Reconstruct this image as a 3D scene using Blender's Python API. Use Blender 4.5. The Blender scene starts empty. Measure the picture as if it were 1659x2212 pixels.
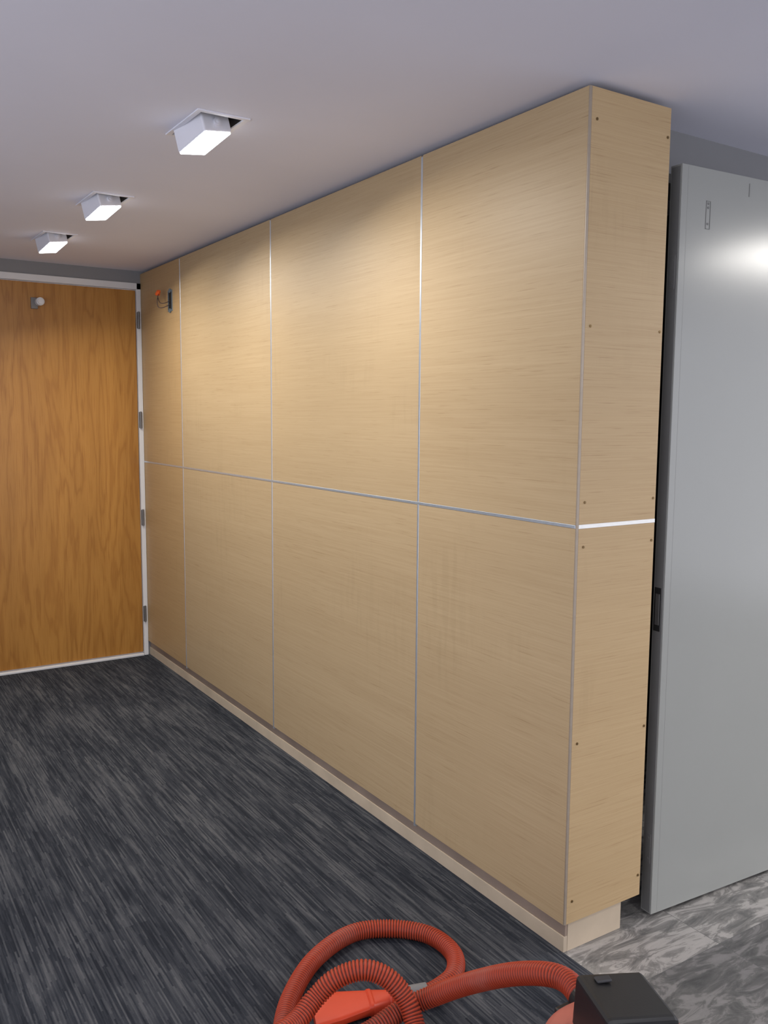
import bpy, bmesh, math, random
from mathutils import Vector, Matrix
random.seed(4)
SC=bpy.context.scene
COL=SC.collection
try:
    SC.view_settings.view_transform='Standard'
    SC.view_settings.look='None'
except Exception: pass

# ---------------------------------------------------------------- materials
def new_mat(name):
    m=bpy.data.materials.new(name); m.use_nodes=True
    nt=m.node_tree; b=nt.nodes['Principled BSDF']
    return m,nt,b
def L(nt,a,b): nt.links.new(a,b)
def ramp(nt,fac,stops,interp='LINEAR'):
    r=nt.nodes.new('ShaderNodeValToRGB')
    e=r.color_ramp.elements; r.color_ramp.interpolation=interp
    while len(e)<len(stops): e.new(0.5)
    for i,(p,c) in enumerate(stops):
        e[i].position=p; e[i].color=(c[0],c[1],c[2],1)
    L(nt,fac,r.inputs['Fac']); return r.outputs['Color']
def math_n(nt,op,a,b=None):
    n=nt.nodes.new('ShaderNodeMath'); n.operation=op
    for i,v in enumerate((a,b)):
        if v is None: continue
        if isinstance(v,(int,float)): n.inputs[i].default_value=v
        else: L(nt,v,n.inputs[i])
    return n.outputs[0]
def mixc(nt,fac,a,b,mode='MIX'):
    n=nt.nodes.new('ShaderNodeMix'); n.data_type='RGBA'; n.blend_type=mode
    if isinstance(fac,(int,float)): n.inputs[0].default_value=fac
    else: L(nt,fac,n.inputs[0])
    for i,v in ((6,a),(7,b)):
        if isinstance(v,tuple): n.inputs[i].default_value=(v[0],v[1],v[2],1)
        else: L(nt,v,n.inputs[i])
    return n.outputs[2]
def coords(nt,scale=(1,1,1),rnd=False):
    tc=nt.nodes.new('ShaderNodeTexCoord'); src=tc.outputs['Object']
    if rnd:
        oi=nt.nodes.new('ShaderNodeObjectInfo')
        m=math_n(nt,'MULTIPLY',oi.outputs['Random'],37.0)
        va=nt.nodes.new('ShaderNodeVectorMath'); va.operation='ADD'
        L(nt,src,va.inputs[0]); L(nt,m,va.inputs[1]); src=va.outputs[0]
    mp=nt.nodes.new('ShaderNodeMapping'); mp.inputs['Scale'].default_value=scale
    L(nt,src,mp.inputs['Vector']); return mp.outputs['Vector']
def noise(nt,vec,scale=1,detail=3,rough=.55,dist=0):
    n=nt.nodes.new('ShaderNodeTexNoise')
    n.inputs['Scale'].default_value=scale; n.inputs['Detail'].default_value=detail
    n.inputs['Roughness'].default_value=rough; n.inputs['Distortion'].default_value=dist
    L(nt,vec,n.inputs['Vector']); return n.outputs['Fac']
def bump(nt,b,h,strength=.2,dist=.002):
    n=nt.nodes.new('ShaderNodeBump'); n.inputs['Strength'].default_value=strength
    n.inputs['Distance'].default_value=dist
    L(nt,h,n.inputs['Height']); L(nt,n.outputs['Normal'],b.inputs['Normal'])
def simple(name,col,rough=.5,metal=0,var=.06,vs=8,spec=.5,bmp=0,bs=200):
    m,nt,b=new_mat(name)
    f=noise(nt,coords(nt),vs,4)
    c=ramp(nt,f,[(.3,tuple(x*(1-var) for x in col)),(.7,tuple(min(1,x*(1+var)) for x in col))])
    L(nt,c,b.inputs['Base Color'])
    b.inputs['Roughness'].default_value=rough; b.inputs['Metallic'].default_value=metal
    b.inputs['Specular IOR Level'].default_value=spec
    if bmp: bump(nt,b,noise(nt,coords(nt),bs,3),bmp,.001)
    return m
def emis(name,col,s):
    m,nt,b=new_mat(name)
    b.inputs['Base Color'].default_value=(.9,.9,.9,1)
    b.inputs['Emission Color'].default_value=(*col,1); b.inputs['Emission Strength'].default_value=s
    return m

def veneer(name,axis,tint=(1,1,1)):
    m,nt,b=new_mat(name)
    def sc(along,across): return (along,across,across) if axis=='x' else (across,along,across)
    g1=noise(nt,coords(nt,sc(2.4,220),True),1,4,.55,.1)    # fine grain lines
    g2=noise(nt,coords(nt,sc(.3,6),True),1,3,.5,.3)        # broad bands
    g3=noise(nt,coords(nt,sc(6,330),True),1,2,.6)          # pores
    g4=noise(nt,coords(nt,sc(34,4),True),1,3,.5,.5)        # cross figure
    g5=noise(nt,coords(nt,(2.2,2.2,2.2),True),1,2,.5)
    c=ramp(nt,g1,[(.25,(.422,.302,.168)),(.5,(.450,.330,.189)),(.75,(.480,.355,.208))])
    c2=ramp(nt,g2,[(.3,(.97,.96,.945)),(.7,(1.025,1.025,1.02))])
    c=mixc(nt,1,c,c2,'MULTIPLY')
    p=ramp(nt,g3,[(.27,(.70,.63,.55)),(.38,(1,1,1))])
    c=mixc(nt,.6,c,p,'MULTIPLY')
    q=ramp(nt,g4,[(.38,(.93,.93,.92)),(.5,(1,1,1))])
    k=ramp(nt,g5,[(.54,(0,0,0)),(.66,(.6,.6,.6))])
    c=mixc(nt,k,c,mixc(nt,1,c,q,'MULTIPLY'))
    c=mixc(nt,1,c,tint,'MULTIPLY')
    L(nt,c,b.inputs['Base Color'])
    b.inputs['Roughness'].default_value=.46
    b.inputs['Specular IOR Level'].default_value=.28
    bump(nt,b,g1,.03,.0005)
    return m
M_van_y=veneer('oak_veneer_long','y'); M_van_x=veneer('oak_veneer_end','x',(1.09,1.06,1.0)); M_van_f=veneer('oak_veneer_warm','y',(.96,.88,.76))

def door_oak():
    m,nt,b=new_mat('orange_oak_door')
    g=noise(nt,coords(nt,(6.0,6.0,.75)),1,4,.5,.4)
    w=math_n(nt,'MULTIPLY',g,52.0); w=math_n(nt,'SINE',w)
    w=math_n(nt,'MULTIPLY_ADD',w,.5); w.node.inputs[2].default_value=.5
    c=ramp(nt,w,[(.0,(.372,.168,.035)),(.25,(.42,.200,.043)),(1,(.448,.218,.049))])
    f=noise(nt,coords(nt,(210,210,5)),1,3,.6)
    p=ramp(nt,f,[(.33,(.74,.64,.52)),(.47,(1,1,1))])
    c=mixc(nt,.65,c,p,'MULTIPLY')
    g2=noise(nt,coords(nt,(5,5,.5)),1,3,.55)
    c=mixc(nt,1,c,ramp(nt,g2,[(.3,(.88,.84,.80)),(.7,(1.10,1.09,1.07))]),'MULTIPLY')
    L(nt,c,b.inputs['Base Color']); b.inputs['Roughness'].default_value=.32
    bump(nt,b,f,.05,.0005)
    return m
M_door=door_oak()

def carpet():
    m,nt,b=new_mat('charcoal_streak_carpet')
    tc=nt.nodes.new('ShaderNodeTexCoord')
    sx=nt.nodes.new('ShaderNodeSeparateXYZ'); L(nt,tc.outputs['Object'],sx.inputs[0])
    X,Y=sx.outputs[0],sx.outputs[1]
    px=math_n(nt,'DIVIDE',X,.25); ix=math_n(nt,'FLOOR',px)
    st=math_n(nt,'MULTIPLY',ix,.37)
    py=math_n(nt,'ADD',Y,st); iy=math_n(nt,'FLOOR',py)
    cb=nt.nodes.new('ShaderNodeCombineXYZ'); L(nt,ix,cb.inputs[0]); L(nt,iy,cb.inputs[1])
    wn=nt.nodes.new('ShaderNodeTexWhiteNoise'); wn.noise_dimensions='3D'; L(nt,cb.outputs[0],wn.inputs['Vector'])
    off=nt.nodes.new('ShaderNodeVectorMath'); off.operation='MULTIPLY_ADD'
    L(nt,wn.outputs['Color'],off.inputs[0]); off.inputs[1].default_value=(.04,.12,.1); L(nt,tc.outputs['Object'],off.inputs[2])
    def mp(s):
        q=nt.nodes.new('ShaderNodeMapping'); q.inputs['Scale'].default_value=s
        L(nt,off.outputs[0],q.inputs['Vector']); return q.outputs['Vector']
    def threads(wd,ln):
        c=math_n(nt,'FLOOR',math_n(nt,'DIVIDE',X,wd))
        w1=nt.nodes.new('ShaderNodeTexWhiteNoise'); w1.noise_dimensions='1D'; L(nt,c,w1.inputs['W'])
        r=math_n(nt,'FLOOR',math_n(nt,'ADD',math_n(nt,'DIVIDE',Y,ln),math_n(nt,'MULTIPLY',w1.outputs['Value'],17.0)))
        k=nt.nodes.new('ShaderNodeCombineXYZ'); L(nt,c,k.inputs[0]); L(nt,r,k.inputs[1])
        w2=nt.nodes.new('ShaderNodeTexWhiteNoise'); w2.noise_dimensions='2D'; L(nt,k.outputs[0],w2.inputs['Vector'])
        return w2.outputs['Value']
    t1=threads(.0050,.20); t2=threads(.0040,.06)
    bb=noise(nt,mp((8,2.2,1)),1,3,.6,.5)
    b2=noise(nt,mp((42,3.2,1)),1,4,.6,.2)
    d=noise(nt,coords(nt,(420,420,420)),1,2,.7)
    f=math_n(nt,'ADD',math_n(nt,'ADD',math_n(nt,'MULTIPLY',t1,.18),math_n(nt,'MULTIPLY',t2,.08)),math_n(nt,'ADD',math_n(nt,'MULTIPLY',bb,.36),math_n(nt,'MULTIPLY',b2,.38)))
    c=ramp(nt,f,[(.37,(.020,.023,.030)),(.46,(.033,.037,.046)),(.54,(.055,.059,.068)),(.66,(.100,.103,.110))])
    c=mixc(nt,.35,c,ramp(nt,d,[(.3,(.5,.5,.55)),(.7,(1.45,1.45,1.4))]),'MULTIPLY')
    L(nt,c,b.inputs['Base Color']); b.inputs['Roughness'].default_value=.95
    b.inputs['Specular IOR Level'].default_value=.1
    bump(nt,b,d,.5,.003)
    return m
M_carpet=carpet()

def tile():
    m,nt,b=new_mat('grey_slate_tile')
    tc=nt.nodes.new('ShaderNodeTexCoord')
    sx=nt.nodes.new('ShaderNodeSeparateXYZ'); L(nt,tc.outputs['Object'],sx.inputs[0])
    T=.457
    px=math_n(nt,'DIVIDE',sx.outputs[0],T); ix=math_n(nt,'FLOOR',px)
    y0=math_n(nt,'ADD',sx.outputs[1],.215)
    py=math_n(nt,'DIVIDE',y0,T); iy=math_n(nt,'FLOOR',py)
    cb=nt.nodes.new('ShaderNodeCombineXYZ'); L(nt,ix,cb.inputs[0]); L(nt,iy,cb.inputs[1])
    wn=nt.nodes.new('ShaderNodeTexWhiteNoise'); wn.noise_dimensions='3D'; L(nt,cb.outputs[0],wn.inputs['Vector'])
    off=nt.nodes.new('ShaderNodeVectorMath'); off.operation='MULTIPLY_ADD'
    L(nt,wn.outputs['Color'],off.inputs[0]); off.inputs[1].default_value=(9,9,9); L(nt,tc.outputs['Object'],off.inputs[2])
    q=nt.nodes.new('ShaderNodeMapping'); q.inputs['Scale'].default_value=(3.4,11,1); q.inputs['Rotation'].default_value=(0,0,.4)
    L(nt,off.outputs[0],q.inputs['Vector'])
    f=noise(nt,q.outputs['Vector'],1.6,10,.68,1.3)
    c=ramp(nt,f,[(.36,(.12,.12,.117)),(.46,(.215,.21,.20)),(.515,(.29,.28,.265)),(.53,(.40,.385,.365)),(.66,(.47,.45,.43))])
    dk=math_n(nt,'LESS_THAN',py,0.0)
    k=mixc(nt,dk,ramp(nt,wn.outputs['Value'],[(0,(.78,.78,.79)),(1,(1.12,1.10,1.07))]),(.46,.46,.47))
    c=mixc(nt,1,c,k,'MULTIPLY')
    fx=math_n(nt,'FRACT',px); fy=math_n(nt,'FRACT',py)
    gx=math_n(nt,'LESS_THAN',fx,.004); gy=math_n(nt,'LESS_THAN',fy,.004); g=math_n(nt,'MAXIMUM',gx,gy)
    c=mixc(nt,g,c,(.10,.10,.10))
    L(nt,c,b.inputs['Base Color']); b.inputs['Roughness'].default_value=.45
    return m
M_tile=tile()

M_ceil=simple('lavender_white_ceiling_paint',(.79,.79,.885),.9,var=.015,vs=2)
M_wall=simple('grey_wall_paint',(.24,.24,.245),.8,var=.03,vs=3)
M_white=simple('white_frame_paint',(.72,.72,.72),.45,var=.02)
M_alu=simple('brushed_aluminium',(.60,.645,.70),.32,.7,.05,60)
M_edge=simple('satin_corner_trim',(.36,.30,.235),.45,.3,.05,40)
M_wtrim=simple('bright_aluminium_trim',(.92,.92,.88),.35,.15,.03,40)
M_dark=simple('dark_shade_fill',(.012,.012,.013),.9)  # near-black colour stands in for shade in the ceiling gap and doorway
M_core=simple('raw_partition_board',(.06,.055,.05),.9)
M_kick=simple('raw_maple_plywood_kick',(.52,.425,.31),.6,var=.12,vs=5)
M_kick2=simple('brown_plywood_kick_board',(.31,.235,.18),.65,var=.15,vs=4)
M_steel=simple('grey_primed_steel',(.315,.322,.300),.20,var=.02,vs=2,spec=.6)
M_steel2=simple('grey_steel_edge',(.17,.17,.165),.5)
M_seam=simple('steel_seam',(.285,.29,.275),.3)
M_hinge=simple('dull_hinge_steel',(.19,.185,.18),.4,.5)
M_hole=simple('black_cutout',(.01,.01,.01),.9)
M_screw=simple('brass_screw',(.25,.17,.08),.35,.8)
M_lampw=simple('white_powder_coat',(.80,.80,.86),.4,var=.02)
M_rec=simple('dark_recess_metal',(.03,.03,.033),.6)
M_lens=emis('bright_led_lens',(.93,.96,1.0),14)
M_tro=emis('troffer_diffuser',(1.0,.97,.93),8)
M_black=simple('black_abs_plastic',(.009,.009,.010),.45,var=.15,vs=20,bmp=.15,bs=400)
M_red=simple('dusty_red_plastic',(.42,.115,.08),.6,var=.18,vs=9)
M_nozz=simple('orange_red_nozzle_plastic',(.60,.055,.018),.42,var=.06)
M_cuff=simple('grey_rubber_cuff',(.20,.20,.20),.6)
M_orange=simple('orange_wire_nut',(.85,.13,.02),.5)
M_box=simple('galvanised_box_steel',(.22,.30,.36),.45,.6)
M_wire=simple('dark_wire_insulation',(.05,.03,.03),.5)
def hose_mat():
    m,nt,b=new_mat('corrugated_red_hose')
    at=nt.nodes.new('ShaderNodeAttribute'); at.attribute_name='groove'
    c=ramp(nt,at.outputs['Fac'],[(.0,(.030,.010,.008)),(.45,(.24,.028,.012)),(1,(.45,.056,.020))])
    d=noise(nt,coords(nt),9,4,.6)
    c=mixc(nt,ramp(nt,d,[(.48,(0,0,0)),(.68,(.2,.2,.2))]),c,(.33,.15,.12))
    L(nt,c,b.inputs['Base Color']); b.inputs['Roughness'].default_value=.5
    b.inputs['Specular IOR Level'].default_value=.3
    return m
M_hose=hose_mat()

# ---------------------------------------------------------------- mesh helpers
def link(o): COL.objects.link(o); return o
def setp(o,parent):
    if parent is not None:
        o.parent=parent
        o.matrix_parent_inverse=Matrix.Identity(4)
def mesh_obj(name,bm,mat,loc=(0,0,0),rot=(0,0,0),parent=None,smooth=False,label=None):
    bmesh.ops.recalc_face_normals(bm,faces=bm.faces)
    me=bpy.data.meshes.new(name); bm.to_mesh(me); bm.free()
    if smooth:
        for p in me.polygons: p.use_smooth=True
    for m in (mat if isinstance(mat,list) else [mat]): me.materials.append(m)
    o=bpy.data.objects.new(name,me); o.location=loc; o.rotation_euler=rot
    link(o); setp(o,parent)
    if label: o['label']=label
    return o
def add_box(bm,lo,hi,bev=0,seg=1,mi=0):
    r=bmesh.ops.create_cube(bm,size=1)
    vs=r['verts']
    for v in vs:
        v.co=Vector([lo[i]+(v.co[i]+.5)*(hi[i]-lo[i]) for i in range(3)])
    fs=set(f for v in vs for f in v.link_faces)
    for f in fs: f.material_index=mi
    if bev:
        es=list(set(e for v in vs for e in v.link_edges))
        bmesh.ops.bevel(bm,geom=es,offset=bev,segments=seg,affect='EDGES',profile=.6)
def box(name,lo,hi,mat,bev=0,seg=1,parent=None,base=Vector((0,0,0)),label=None):
    lo=Vector(lo);hi=Vector(hi); c=(lo+hi)/2; h=(hi-lo)/2
    bm=bmesh.new(); add_box(bm,-h,h,bev,seg)
    return mesh_obj(name,bm,mat,c-base,parent=parent,label=label)
def add_cyl(bm,c,r,h,axis='z',seg=20,r2=None):
    m={'z':Matrix.Identity(4),'x':Matrix.Rotation(math.pi/2,4,'Y'),'y':Matrix.Rotation(math.pi/2,4,'X')}[axis]
    return bmesh.ops.create_cone(bm,cap_ends=True,segments=seg,radius1=r,radius2=r if r2 is None else r2,depth=h,matrix=Matrix.Translation(c)@m)
def struct(o,label=None):
    o['kind']='structure'
    if label: o['label']=label
    return o
def thing(o,label,cat,group=None):
    o['label']=label;o['category']=cat
    if group:o['group']=group
    return o
def empty(name,loc):
    o=bpy.data.objects.new(name,None); o.empty_display_size=.1; o.location=loc; return link(o)

# ---------------------------------------------------------------- key dimensions
CE=2.542; H=2.524; MD=1.310; B=.0953; YJ=[0,.7925,2.0116,3.2275,3.965]; LE=3.965; W=.333
# ---------------------------------------------------------------- floor
bm=bmesh.new(); add_box(bm,(-3.2,-6,-.06),(.012,LE+.12,0)); add_box(bm,(.012,.012,-.06),(.12,LE+.12,0)); struct(mesh_obj('floor',bm,M_carpet),'charcoal carpet planks with grey streaks')
bm=bmesh.new(); add_box(bm,(.012,-6,-.06),(5.0,2.0,-.001)); struct(mesh_obj('floor',bm,M_tile),'marbled grey stone tile floor')
# ---------------------------------------------------------------- ceiling with light openings
LX0,LX1=-.79,-.642
LY=[(.84,1.11),(2.03,2.30),(2.99,3.26)]
xs=[-3.2,LX0,LX1,5.0]; ys=[-6]+[v for p in LY for v in p]+[LE+.12]
bm=bmesh.new(); vv={}
for i,x in enumerate(xs):
    for j,y in enumerate(ys): vv[i,j]=bm.verts.new((x,y,CE))
for i in range(len(xs)-1):
    for j in range(len(ys)-1):
        if i==1 and j%2==1: continue
        bm.faces.new((vv[i,j],vv[i+1,j],vv[i+1,j+1],vv[i,j+1]))
struct(mesh_obj('ceiling',bm,M_ceil),'smooth painted ceiling')
# ---------------------------------------------------------------- walls
DX0,DX1=-1.02,-.033     # door leaf
FZ=2.464
bm=bmesh.new()
add_box(bm,(-3.2,LE,0),(DX0-.035,LE+.12,CE)); add_box(bm,(DX0-.035,LE,FZ),(0,LE+.12,CE)); add_box(bm,(0,LE,0),(W,LE+.12,CE))
struct(mesh_obj('wall_far',bm,M_wall))
struct(box('wall_left',(-3.3,2.2,0),(-3.2,LE+.12,CE),M_wall))
# door frame
bm=bmesh.new()
add_box(bm,(DX0-.035,LE-.012,0),(DX0-.003,LE+.10,FZ),.002); add_box(bm,(DX1+.004,LE-.012,0),(-.001,LE+.10,FZ),.002)
add_box(bm,(DX0-.035,LE-.012,2.424),(-.001,LE+.10,FZ),.002)
struct(mesh_obj('trim_1',bm,M_white),'white painted steel door frame')
struct(box('trim_2',(DX0,LE-.02,0),(DX1,LE+.10,.014),M_white,.002),'white threshold strip under the door')
d1=empty('door_1',(DX1,LE,.022)); struct(d1,'orange varnished oak door with dark hinges')
base=Vector((DX1,LE,.022))
box('door_leaf',(DX0,LE+.004,.022),(DX1,LE+.05,2.419),M_door,.002,parent=d1,base=base)
for i,z in enumerate((2.228,1.584,.938,.286)):
    bm=bmesh.new(); add_cyl(bm,(0,0,0),.0065,.11,'z',14)
    add_box(bm,(-.010,.004,-.052),(.010,.010,.052),.001)
    for k in(-.035,0,.035): add_cyl(bm,(0,0,k),.0075,.004,'z',14)
    mesh_obj('hinge',bm,M_hinge,(DX1+.012-base.x,LE-.018-base.y,z-base.z),parent=d1,label='dull steel butt hinge')
bm=bmesh.new(); add_box(bm,(-.026,0,-.032),(.014,.012,.036),.003,2)
mesh_obj('closer_bracket',bm,M_hinge,(-.652-base.x,LE-.008-base.y,2.290-base.z),parent=d1,label='dark square backplate')
bm=bmesh.new(); add_cyl(bm,(0,0,0),.024,.05,'y',24); add_cyl(bm,(0,-.03,0),.018,.012,'y',24)
mesh_obj('door_bumper',bm,M_white,(-.632-base.x,LE-.03-base.y,2.300-base.z),parent=d1,smooth=False,label='white round bumper')

# partition
bm=bmesh.new(); add_box(bm,(.020,.020,B),(W,LE,CE-.024)); add_box(bm,(.026,.026,0),(.25,LE,B))
struct(mesh_obj('wall_right',bm,M_core),'furred-out partition behind veneer panels')
bm=bmesh.new(); add_box(bm,(.045,.045,CE-.024),(W-.02,LE,CE))
struct(mesh_obj('trim_3',bm,M_dark),'dark strip above the panelling, coloured as the shade of the gap')
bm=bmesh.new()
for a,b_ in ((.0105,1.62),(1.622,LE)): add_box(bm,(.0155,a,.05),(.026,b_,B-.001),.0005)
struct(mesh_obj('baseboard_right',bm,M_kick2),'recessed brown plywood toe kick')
bm=bmesh.new()
for a,b_ in ((.0100,2.43),(2.432,LE)): add_box(bm,(.0105,a,0),(.0262,b_,.050),.0006)
struct(mesh_obj('baseboard_right_strip',bm,M_kick),'pale raw wood strip at the foot of the toe kick')
struct(box('baseboard_end',(.0265,.0095,0),(.258,.021,B-.001),M_kick),'unfinished maple plywood toe kick return')

G=.0050
for c in range(4):
    y0=YJ[c]+(G if c else .004); y1=YJ[c+1]-(G if c<3 else .001)
    for z0,z1,row in ((B,MD-G,'lower'),(MD+G,H,'upper')):
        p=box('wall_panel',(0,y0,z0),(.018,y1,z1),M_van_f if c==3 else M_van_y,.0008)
        if c==3 and row=='upper':
            thing(p,'light oak veneer panel beside the door with electrical box cutout','wall panel','oak panels on the long wall')
        else: thing(p,'light oak veneer %s panel with aluminium joint strips'%row,'wall panel','oak panels on the long wall')
for z0,z1,zs,row in ((B,MD-.006,(1.25,.66,.165),'lower'),(MD+.006,H,(2.44,1.88,1.38),'upper')):
    lo=Vector((.009,0,z0));hi=Vector((W,.018,z1))
    p=box('end_panel',lo,hi,M_van_x,.0008); c=(lo+hi)/2
    thing(p,'narrow light oak %s panel with brass screws on partition end'%row,'wall panel','oak panels on the partition end')
    for z in zs:
        for x in (.030,W-.012):
            bm=bmesh.new(); add_cyl(bm,(0,0,0),.0042,.003,'y',14); add_box(bm,(-.003,-.0022,-.0006),(.003,-.0012,.0006)); add_box(bm,(-.0006,-.0022,-.003),(.0006,-.0012,.003))
            mesh_obj('screw',bm,M_screw,(x-c.x,-.0005-.009,z-c.z),parent=p,label='brass countersunk screw')
# aluminium strips
n=4
for y in YJ[1:4]:
    for z0,z1 in ((B-.01,MD-G),(MD+G,H-.004)):
        bm=bmesh.new(); add_box(bm,(-.0010,y-G,z0),(.012,y+G,z1),.0008)
        struct(mesh_obj('trim_%d'%n,bm,M_alu),'vertical brushed aluminium joint strip'); n+=1
bm=bmesh.new(); add_box(bm,(-.0012,.004,MD-G),(.012,LE-.001,MD+G),.0008)
struct(mesh_obj('trim_%d'%n,bm,M_alu),'horizontal brushed aluminium joint strip'); n+=1
bm=bmesh.new(); add_box(bm,(.009,-.001,MD-.006),(W,.016,MD+.006),.0008)
struct(mesh_obj('trim_%d'%n,bm,M_wtrim),'bright aluminium joint strip on the partition end'); n+=1
bm=bmesh.new(); add_box(bm,(.0,-.0005,B),(.009,.0042,H),.0008)
struct(mesh_obj('trim_%d'%n,bm,M_edge),'satin metal corner trim'); n+=1

# electrical box
eb=Vector((0,3.392,2.297)); e=empty('electrical_box',eb); thing(e,'open steel electrical box with orange wire nuts in the veneer panel','electrical box')
bm=bmesh.new()
add_box(bm,(-.004,-.036,-.062),(0,-.028,.062)); add_box(bm,(-.004,.028,-.062),(0,.036,.062)); add_box(bm,(-.004,-.028,.052),(0,.028,.062)); add_box(bm,(-.004,-.028,-.062),(0,.028,-.052))
add_box(bm,(-.006,-.012,.046),(-.003,.012,.070)); add_box(bm,(-.006,-.012,-.070),(-.003,.012,-.046))
mesh_obj('box_frame',bm,M_box,parent=e)
bm=bmesh.new(); add_box(bm,(-.0012,-.028,-.052),(-.0004,.028,.052)); mesh_obj('box_opening',bm,M_hole,parent=e,label='dark box interior')
def tube(name,pts,r,mat,parent,seg=8):
    cu=bpy.data.curves.new(name,'CURVE'); cu.dimensions='3D'; cu.bevel_depth=r; cu.bevel_resolution=3; cu.use_fill_caps=True
    s=cu.splines.new('NURBS'); s.points.add(len(pts)-1); s.use_endpoint_u=True; s.order_u=3
    for i,p in enumerate(pts): s.points[i].co=(*p,1)
    o=bpy.data.objects.new(name,cu); link(o); cu.materials.append(mat)
    dg=bpy.context.evaluated_depsgraph_get(); me=bpy.data.meshes.new_from_object(o.evaluated_get(dg))
    bpy.data.objects.remove(o); o=bpy.data.objects.new(name,me); link(o); setp(o,parent)
    for p in me.polygons:p.use_smooth=True
    return o
for pts in ([(-.002,0,0),(-.05,.02,-.03),(-.06,.06,.02),(-.045,.10,.055)],[(-.002,.0,-.02),(-.06,.03,-.06),(-.07,.05,.0),(-.05,.06,.05)]):
    tube('wire',pts,.0022,M_wire,e)
    q=Vector(pts[-1]); bm=bmesh.new(); bmesh.ops.create_cone(bm,cap_ends=True,segments=12,radius1=.011,radius2=.007,depth=.030,matrix=Matrix.Translation(q)@Matrix.Rotation(.9,4,'X'))
    mesh_obj('wire_nut',bm,M_orange,parent=e,label='orange wire nut')

# ---------------------------------------------------------------- doorway behind grey door
bm=bmesh.new()
add_box(bm,(W,.17,2.40),(5.0,.30,CE)); add_box(bm,(1.35,.17,0),(5.0,.30,2.40))
struct(mesh_obj('wall_back',bm,M_wall),'grey wall with door header')
bm=bmesh.new(); add_box(bm,(W,1.2,0),(1.6,1.3,CE)); struct(mesh_obj('wall_light_block',bm,M_dark),'dark wall added behind the doorway to block light')  # added walls keep world light out of the doorway
bm=bmesh.new(); add_box(bm,(1.5,.30,0),(1.6,1.2,CE)); struct(mesh_obj('wall_light_block_side',bm,M_dark),'dark wall added behind the doorway to block light')
bm=bmesh.new(); add_box(bm,(W+.001,.150,0),(W+.025,.30,2.40),.001); add_box(bm,(W+.001,.150,2.37),(1.35,.30,2.40),.001)
struct(mesh_obj('trim_%d'%n,bm,simple('dark_grey_jamb',(.055,.052,.045),.6)),'dark grey steel door jamb'); n+=1

ang=math.atan2(-.020,.387)
d2=empty('door_2',(.385,-.006,.012)); d2.rotation_euler=(0,0,ang); struct(d2,'grey primed steel door leaf standing open')
WD=.92;TH=.045;HD=2.365
box('door_leaf',(0,0,0),(WD,TH,HD),M_steel,.0012,1,parent=d2)
bm=bmesh.new(); add_box(bm,(-.0015,.006,.006),(.0005,TH-.006,HD-.006)); mesh_obj('door_edge',bm,M_steel2,parent=d2,label='darker steel edge channel')
bm=bmesh.new(); add_box(bm,(.026,-.0003,.004),(.0272,.0005,HD-.004)); mesh_obj('skin_seam',bm,M_seam,parent=d2,label='vertical folded seam')
bm=bmesh.new(); add_box(bm,(-.0025,.012,.94),(.012,TH-.006,1.08),.001); mesh_obj('latch_cutout',bm,M_hole,parent=d2,label='dark latch cutout in the edge')
bm=bmesh.new(); add_box(bm,(-.0035,.016,.96),(-.002,TH-.012,1.06),.0005); mesh_obj('latch_plate',bm,M_hinge,parent=d2,label='steel latch plate')
for z in (.22,2.05):
    bm=bmesh.new(); add_box(bm,(-.0025,.012,z-.05),(-.001,TH-.010,z+.05),.0005)
    for kz in(-.035,.035): add_cyl(bm,(-.003,.022,z+kz),.004,.002,'x',10)
    mesh_obj('hinge_leaf',bm,M_steel2,parent=d2,label='hinge mortise plate')
bm=bmesh.new()
t=.0012; px,pz=.118,2.228
for a in ((-.010,-.042,-.008,.042),(.008,-.042,.010,.042),(-.010,.040,.010,.042),(-.010,-.042,.010,-.040)):
    add_box(bm,(px+a[0],-t,pz+a[1]),(px+a[2],.0005,pz+a[3]))
for kz in (-.026,.022,.034): add_cyl(bm,(px,-.0006,pz+kz),.0036,.002,'y',12)
mesh_obj('mortise_mark',bm,M_steel2,parent=d2,label='small mortise outline with screw holes')
bm=bmesh.new(); add_box(bm,(.3,-.0012,2.305),(.303,.0005,2.345)); mesh_obj('slot',bm,M_steel2,parent=d2,label='narrow slot')

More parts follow.
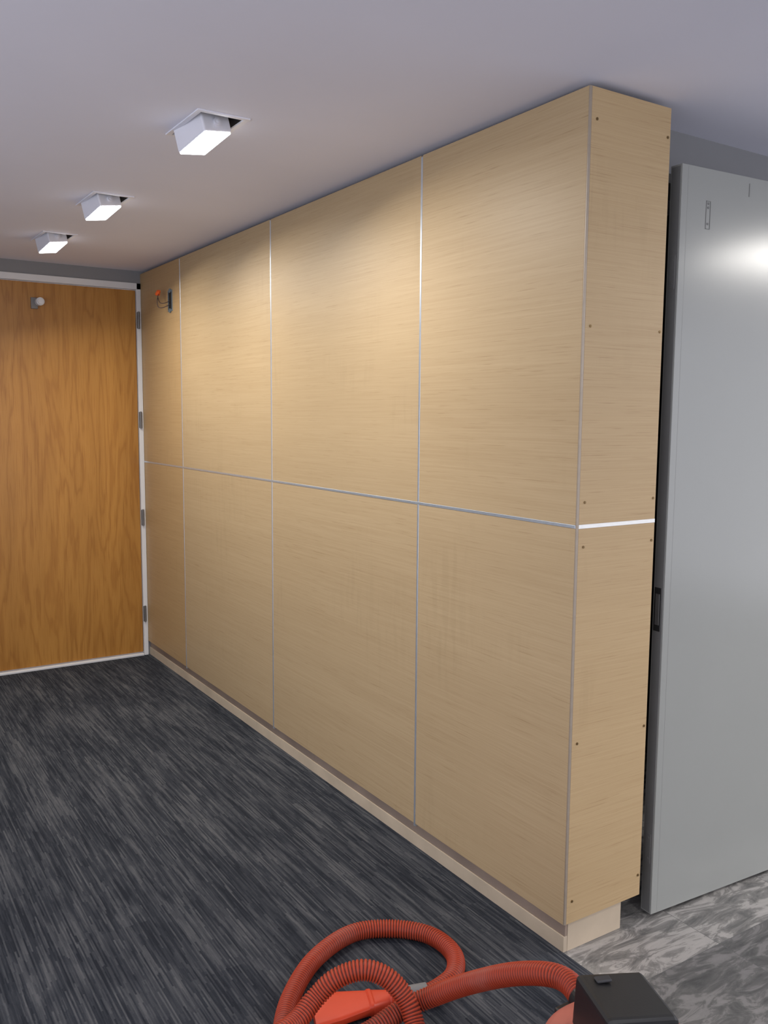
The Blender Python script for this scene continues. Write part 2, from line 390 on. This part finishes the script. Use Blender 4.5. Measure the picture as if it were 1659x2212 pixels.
# ---------------------------------------------------------------- ceiling fixtures
LE_=[11.5,12.5,13.5]
def fixture(i,cy):
    cx=(LX0+LX1)/2; hx=(LX1-LX0)/2; hy=.135
    f=empty('ceiling_light',(cx,cy,CE)); 
    thing(f,'white adjustable recessed light with lit head tilted to the wall','ceiling light','recessed lights along the panelled wall')
    bm=bmesh.new()
    w=.012
    for lo,hi in (((-hx-w,-hy-w),(-hx+.004,hy+w)),((hx-.004,-hy-w),(hx+w,hy+w)),((-hx+.004,-hy-w),(hx-.004,-hy+.004)),((-hx+.004,hy-.004),(hx-.004,hy+w))):
        add_box(bm,(lo[0],lo[1],-.004),(hi[0],hi[1],.001))
    mesh_obj('trim_ring',bm,M_lampw,parent=f)
    bm=bmesh.new(); r=bmesh.ops.create_cube(bm,size=1)
    for v in bm.verts: v.co=Vector((v.co.x*2*hx,v.co.y*2*hy,.002+(v.co.z+.5)*.16))
    bot=[q for q in bm.faces if all(v.co.z<.01 for v in q.verts)]
    bmesh.ops.delete(bm,geom=bot,context='FACES')
    mesh_obj('housing',bm,M_rec,parent=f,label='dark recess housing')
    hw,hl,ht=.050,.092,.045
    bm=bmesh.new()
    add_box(bm,(-hw,-hl,-ht+.002),(hw,hl,ht),.009,4)
    for k in range(5): add_box(bm,(-hw+.01,-hl+.02+k*.036,ht-.002),(hw-.01,-hl+.026+k*.036,ht+.008))
    rot=(math.radians(-9),-math.radians(9),math.radians(8)); loc=(-.015,.006,-.010)
    h=mesh_obj('lamp_head',bm,M_lampw,loc,rot,parent=f,label='white box-shaped lamp head')
    bm=bmesh.new(); add_cyl(bm,(0,-hl-.004,-.014),.012,.010,'y',20); add_cyl(bm,(0,-hl-.010,-.014),.005,.006,'y',12)
    mesh_obj('tilt_screw',bm,M_lampw,parent=h,label='round tilt screw')
    bm=bmesh.new(); add_box(bm,(-hw+.004,-hl+.004,-.0475),(hw-.004,hl-.004,-.040),.003,2); mesh_obj('lens',bm,M_lens,parent=h,label='bright white lens')
    ld=bpy.data.lights.new('lamp','AREA'); ld.shape='RECTANGLE'; ld.size=.09; ld.size_y=.17; ld.energy=LE_[i]; ld.color=(1,.95,.87); ld.spread=math.radians(152)
    lo=bpy.data.objects.new('lamp',ld); lo.location=(0,0,-.050); link(lo); setp(lo,h)
for i,(a,b_) in enumerate(LY): fixture(i,(a+b_)/2)

def troffer(x,y,sx,sy,e):
    f=empty('unseen_panel_light',(x,y,CE)); thing(f,'unseen flat white troffer giving room light','ceiling light')
    bm=bmesh.new(); w=.03
    add_box(bm,(-sx/2-w,-sy/2-w,-.012),(-sx/2,sy/2+w,-.001));add_box(bm,(sx/2,-sy/2-w,-.012),(sx/2+w,sy/2+w,-.001))
    add_box(bm,(-sx/2,-sy/2-w,-.012),(sx/2,-sy/2,-.001));add_box(bm,(-sx/2,sy/2,-.012),(sx/2,sy/2+w,-.001))
    mesh_obj('frame',bm,M_lampw,parent=f)
    bm=bmesh.new(); add_box(bm,(-sx/2,-sy/2,-.008),(sx/2,sy/2,-.002)); mesh_obj('diffuser',bm,M_tro,parent=f)
    ld=bpy.data.lights.new('lamp','AREA'); ld.shape='RECTANGLE'; ld.size=sx;ld.size_y=sy; ld.energy=e; ld.color=(1,.96,.90)
    lo=bpy.data.objects.new('lamp',ld); lo.location=(0,0,-.015); link(lo); setp(lo,f)
troffer(3.0,-1.50,1.5,.55,52)
troffer(-.6,-3.9,1.2,.6,50)  # unseen panel light added behind the camera as fill

# ---------------------------------------------------------------- vacuum cleaner
VC=Vector((-.53,-.70,0)); v=empty('vacuum_cleaner',VC); thing(v,'dusty red shop vacuum with black motor head and corrugated hose','vacuum cleaner')
prof=[(.0,.045),(.165,.045),(.178,.06),(.18,.12),(.182,.31),(.186,.32),(.186,.340),(.180,.350),(.174,.365),(.155,.382),(.12,.392),(0,.395)]
bm=bmesh.new(); S=48; rings=[]
for r,z in prof:
    r*=.93
    if r==0: rings.append([bm.verts.new((0,0,z))])
    else: rings.append([bm.verts.new((r*math.cos(2*math.pi*i/S),r*math.sin(2*math.pi*i/S),z)) for i in range(S)])
for a,b_ in zip(rings,rings[1:]):
    for i in range(S):
        j=(i+1)%S
        if len(a)==1: bm.faces.new((a[0],b_[i],b_[j]))
        elif len(b_)==1: bm.faces.new((a[i],a[j],b_[0]))
        else: bm.faces.new((a[i],a[j],b_[j],b_[i]))
mesh_obj('tank',bm,M_red,parent=v,smooth=True)
for i in range(4):
    a=math.pi/4+i*math.pi/2; bm=bmesh.new(); add_cyl(bm,(0,0,.022),.022,.02,'x',18); add_box(bm,(-.016,-.014,.02),(.016,.014,.05),.003)
    mesh_obj('caster',bm,M_black,(.13*math.cos(a),.13*math.sin(a),0),parent=v)
bm=bmesh.new()
add_box(bm,(-.082,-.085,.375),(.078,.072,.496),.012,3)
for q in bm.verts:
    tt=(q.co.z-.375)/.121
    q.co.x*=1-.06*tt; q.co.y*=1-.06*tt
    if q.co.x>.04: q.co.z-=(q.co.x-.04)*.5*tt
for k in range(6): add_box(bm,(.069,-.052+k*.019,.40),(.080,-.045+k*.019,.455),.001)
for k in range(7): add_box(bm,(-.055+k*.017,-.088,.405),(-.047+k*.017,-.080,.475),.001)
mh=mesh_obj('motor_head',bm,M_black,(0.0,.0,0),(0,0,-.36),parent=v)
bm=bmesh.new(); add_box(bm,(-.046,.030,.494),(-.014,.048,.500),.002)
mesh_obj('switch',bm,M_rec,parent=mh,label='dark rocker switch')
for sgn in (-1,1):
    bm=bmesh.new(); add_box(bm,(-.02,sgn*.160-.012,.29),(.02,sgn*.160+.016,.36),.004,2); mesh_obj('latch',bm,M_black,parent=v,label='black tank latch')

# hose
P=[(-.478,-.54,.355),(-.455,-.47,.352),(-.459,-.403,.335),(-.468,-.286,.27),(-.484,-.145,.17),(-.516,-.045,.09),(-.590,-.005,.055),(-.69,-.005,.032),(-.78,-.01,.03),(-.85,-.06,.03),(-.87,-.16,.03),(-.82,-.25,.03),(-.72,-.25,.03),
(-.642,-.175,.03),(-.606,-.092,.05),(-.600,-.041,.10),(-.630,.004,.15),(-.682,.046,.17),(-.748,.078,.15),(-.805,.088,.11),(-.871,.065,.085),(-.94,.04,.09),(-1.03,.03,.09),(-1.12,-.03,.06),(-1.14,-.13,.03),(-1.05,-.19,.03),(-.97,-.12,.028),(-.93,-.0,.028),
(-.885,.116,.028),(-.799,.235,.028),(-.665,.347,.028),(-.507,.400,.028),(-.384,.353,.028),(-.307,.261,.028),(-.304,.148,.028),(-.364,.069,.028),(-.448,.042,.028),(-.49,.045,.028)]
P=[Vector(p) for p in P]
def cr(p0,p1,p2,p3,t):
    return .5*((2*p1)+(p2-p0)*t+(2*p0-5*p1+4*p2-p3)*t*t+(3*p1-p0-3*p2+p3)*t**3)
D=[]
for i in range(len(P)-1):
    p0=P[max(i-1,0)];p3=P[min(i+2,len(P)-1)]
    for k in range(40): D.append(cr(p0,P[i],P[i+1],p3,k/40))
D.append(P[-1])
def resample(D,step):
    out=[D[0].copy()]; acc=0
    for a,b_ in zip(D,D[1:]):
        l=(b_-a).length
        while acc+l>=step:
            t=(step-acc)/l; a=a.lerp(b_,t); out.append(a.copy()); l=(b_-a).length; acc=0
        acc+=l
    return out
pitch=.0090; Q=resample(D,pitch/4)
bm=bmesh.new(); lay=bm.verts.layers.float.new('groove')
rings=[]; nrm=None; SEG=20
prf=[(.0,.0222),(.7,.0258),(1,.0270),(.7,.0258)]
for i,p in enumerate(Q):
    tg=(Q[min(i+1,len(Q)-1)]-Q[max(i-1,0)]).normalized()
    if nrm is None: nrm=tg.orthogonal().normalized()
    nrm=(nrm-tg*nrm.dot(tg)).normalized(); bn=tg.cross(nrm)
    g,r=prf[i%4]; ring=[]
    for k in range(SEG):
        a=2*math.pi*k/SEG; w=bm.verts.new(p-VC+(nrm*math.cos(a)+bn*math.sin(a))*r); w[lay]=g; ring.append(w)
    rings.append(ring)
for a,b_ in zip(rings,rings[1:]):
    for k in range(SEG): bm.faces.new((a[k],a[(k+1)%SEG],b_[(k+1)%SEG],b_[k]))
bm.faces.new(rings[0]); bm.faces.new(rings[-1])
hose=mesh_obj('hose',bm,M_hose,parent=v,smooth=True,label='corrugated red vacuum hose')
bm=bmesh.new(); dirv=(P[1]-P[0]).normalized(); rotm=dirv.to_track_quat('Z','Y').to_matrix().to_4x4()
bmesh.ops.create_cone(bm,cap_ends=True,segments=28,radius1=.036,radius2=.031,depth=.05,matrix=Matrix.Translation(P[0]-VC-dirv*.015)@rotm)
mesh_obj('inlet',bm,M_black,parent=v,label='black hose inlet')
a=Vector((-.478,.044,.028)); b_=Vector((-.552,.072,.030)); dv=(b_-a).normalized(); rotm=dv.to_track_quat('Z','Y').to_matrix().to_4x4()
bm=bmesh.new(); bmesh.ops.create_cone(bm,cap_ends=True,segments=28,radius1=.029,radius2=.024,depth=(b_-a).length,matrix=Matrix.Translation((a+b_)/2-VC)@rotm)
mesh_obj('cuff',bm,M_cuff,parent=hose,smooth=False,label='grey hose cuff')
w2=Vector((-.775,.155,.022)); ax=(w2-b_).normalized(); sd=Vector((-ax.y,ax.x,0)).normalized(); zz=Vector((0,0,1))
bm=bmesh.new(); rings=[]; SG=24; ln=(w2-b_).length
for t,hw,hh,cz in ((-.02,.026,.026,.030),(.05,.026,.024,.028),(.07,.030,.026,.028),(.10,.030,.026,.028),(.12,.028,.022,.026),(.3,.038,.019,.024),(.32,.041,.021,.025),(.35,.041,.021,.025),(.37,.040,.018,.024),(.7,.060,.015,.021),(1,.074,.014,.020)):
    c=b_+ax*ln*t; c.z=cz; ring=[]
    for k in range(SG):
        q=2*math.pi*k/SG; cc,ss=math.cos(q),math.sin(q)
        e_=1 if t<.2 else .55
        ring.append(bm.verts.new(c-VC+sd*hw*math.copysign(abs(cc)**e_,cc)+zz*hh*math.copysign(abs(ss)**e_,ss)))
    rings.append(ring)
for r0,r1 in zip(rings,rings[1:]):
    for k in range(SG): bm.faces.new((r0[k],r0[(k+1)%SG],r1[(k+1)%SG],r1[k]))
bm.faces.new(rings[0]); bm.faces.new(rings[-1])
nz=mesh_obj('nozzle',bm,M_nozz,parent=hose,smooth=True,label='orange-red flared floor nozzle')
nz.modifiers.new('e','EDGE_SPLIT').split_angle=math.radians(30)

# ---------------------------------------------------------------- world
w=bpy.data.worlds.new('World'); SC.world=w; w.use_nodes=True
bg=w.node_tree.nodes['Background']; bg.inputs[0].default_value=(.88,.89,1.0,1); bg.inputs[1].default_value=1.72

# ---------------------------------------------------------------- camera
yaw,pit,rol=.5724,.1093,-.0073
F=Vector((math.sin(yaw)*math.cos(pit),math.cos(yaw)*math.cos(pit),-math.sin(pit)))
r0=Vector((math.cos(yaw),-math.sin(yaw),0)); d0=F.cross(r0)
R=math.cos(rol)*r0+math.sin(rol)*d0; Dn=-math.sin(rol)*r0+math.cos(rol)*d0
cam=bpy.data.cameras.new('Camera'); co=bpy.data.objects.new('Camera',cam); link(co)
m=Matrix((R,-Dn,-F)).transposed().to_4x4(); m.translation=Vector((-1.822,-1.807,1.625)); co.matrix_world=m
cam.sensor_fit='VERTICAL'; cam.sensor_height=36; cam.sensor_width=27; cam.lens=36*1899.67/2212; cam.clip_start=.05
SC.camera=co
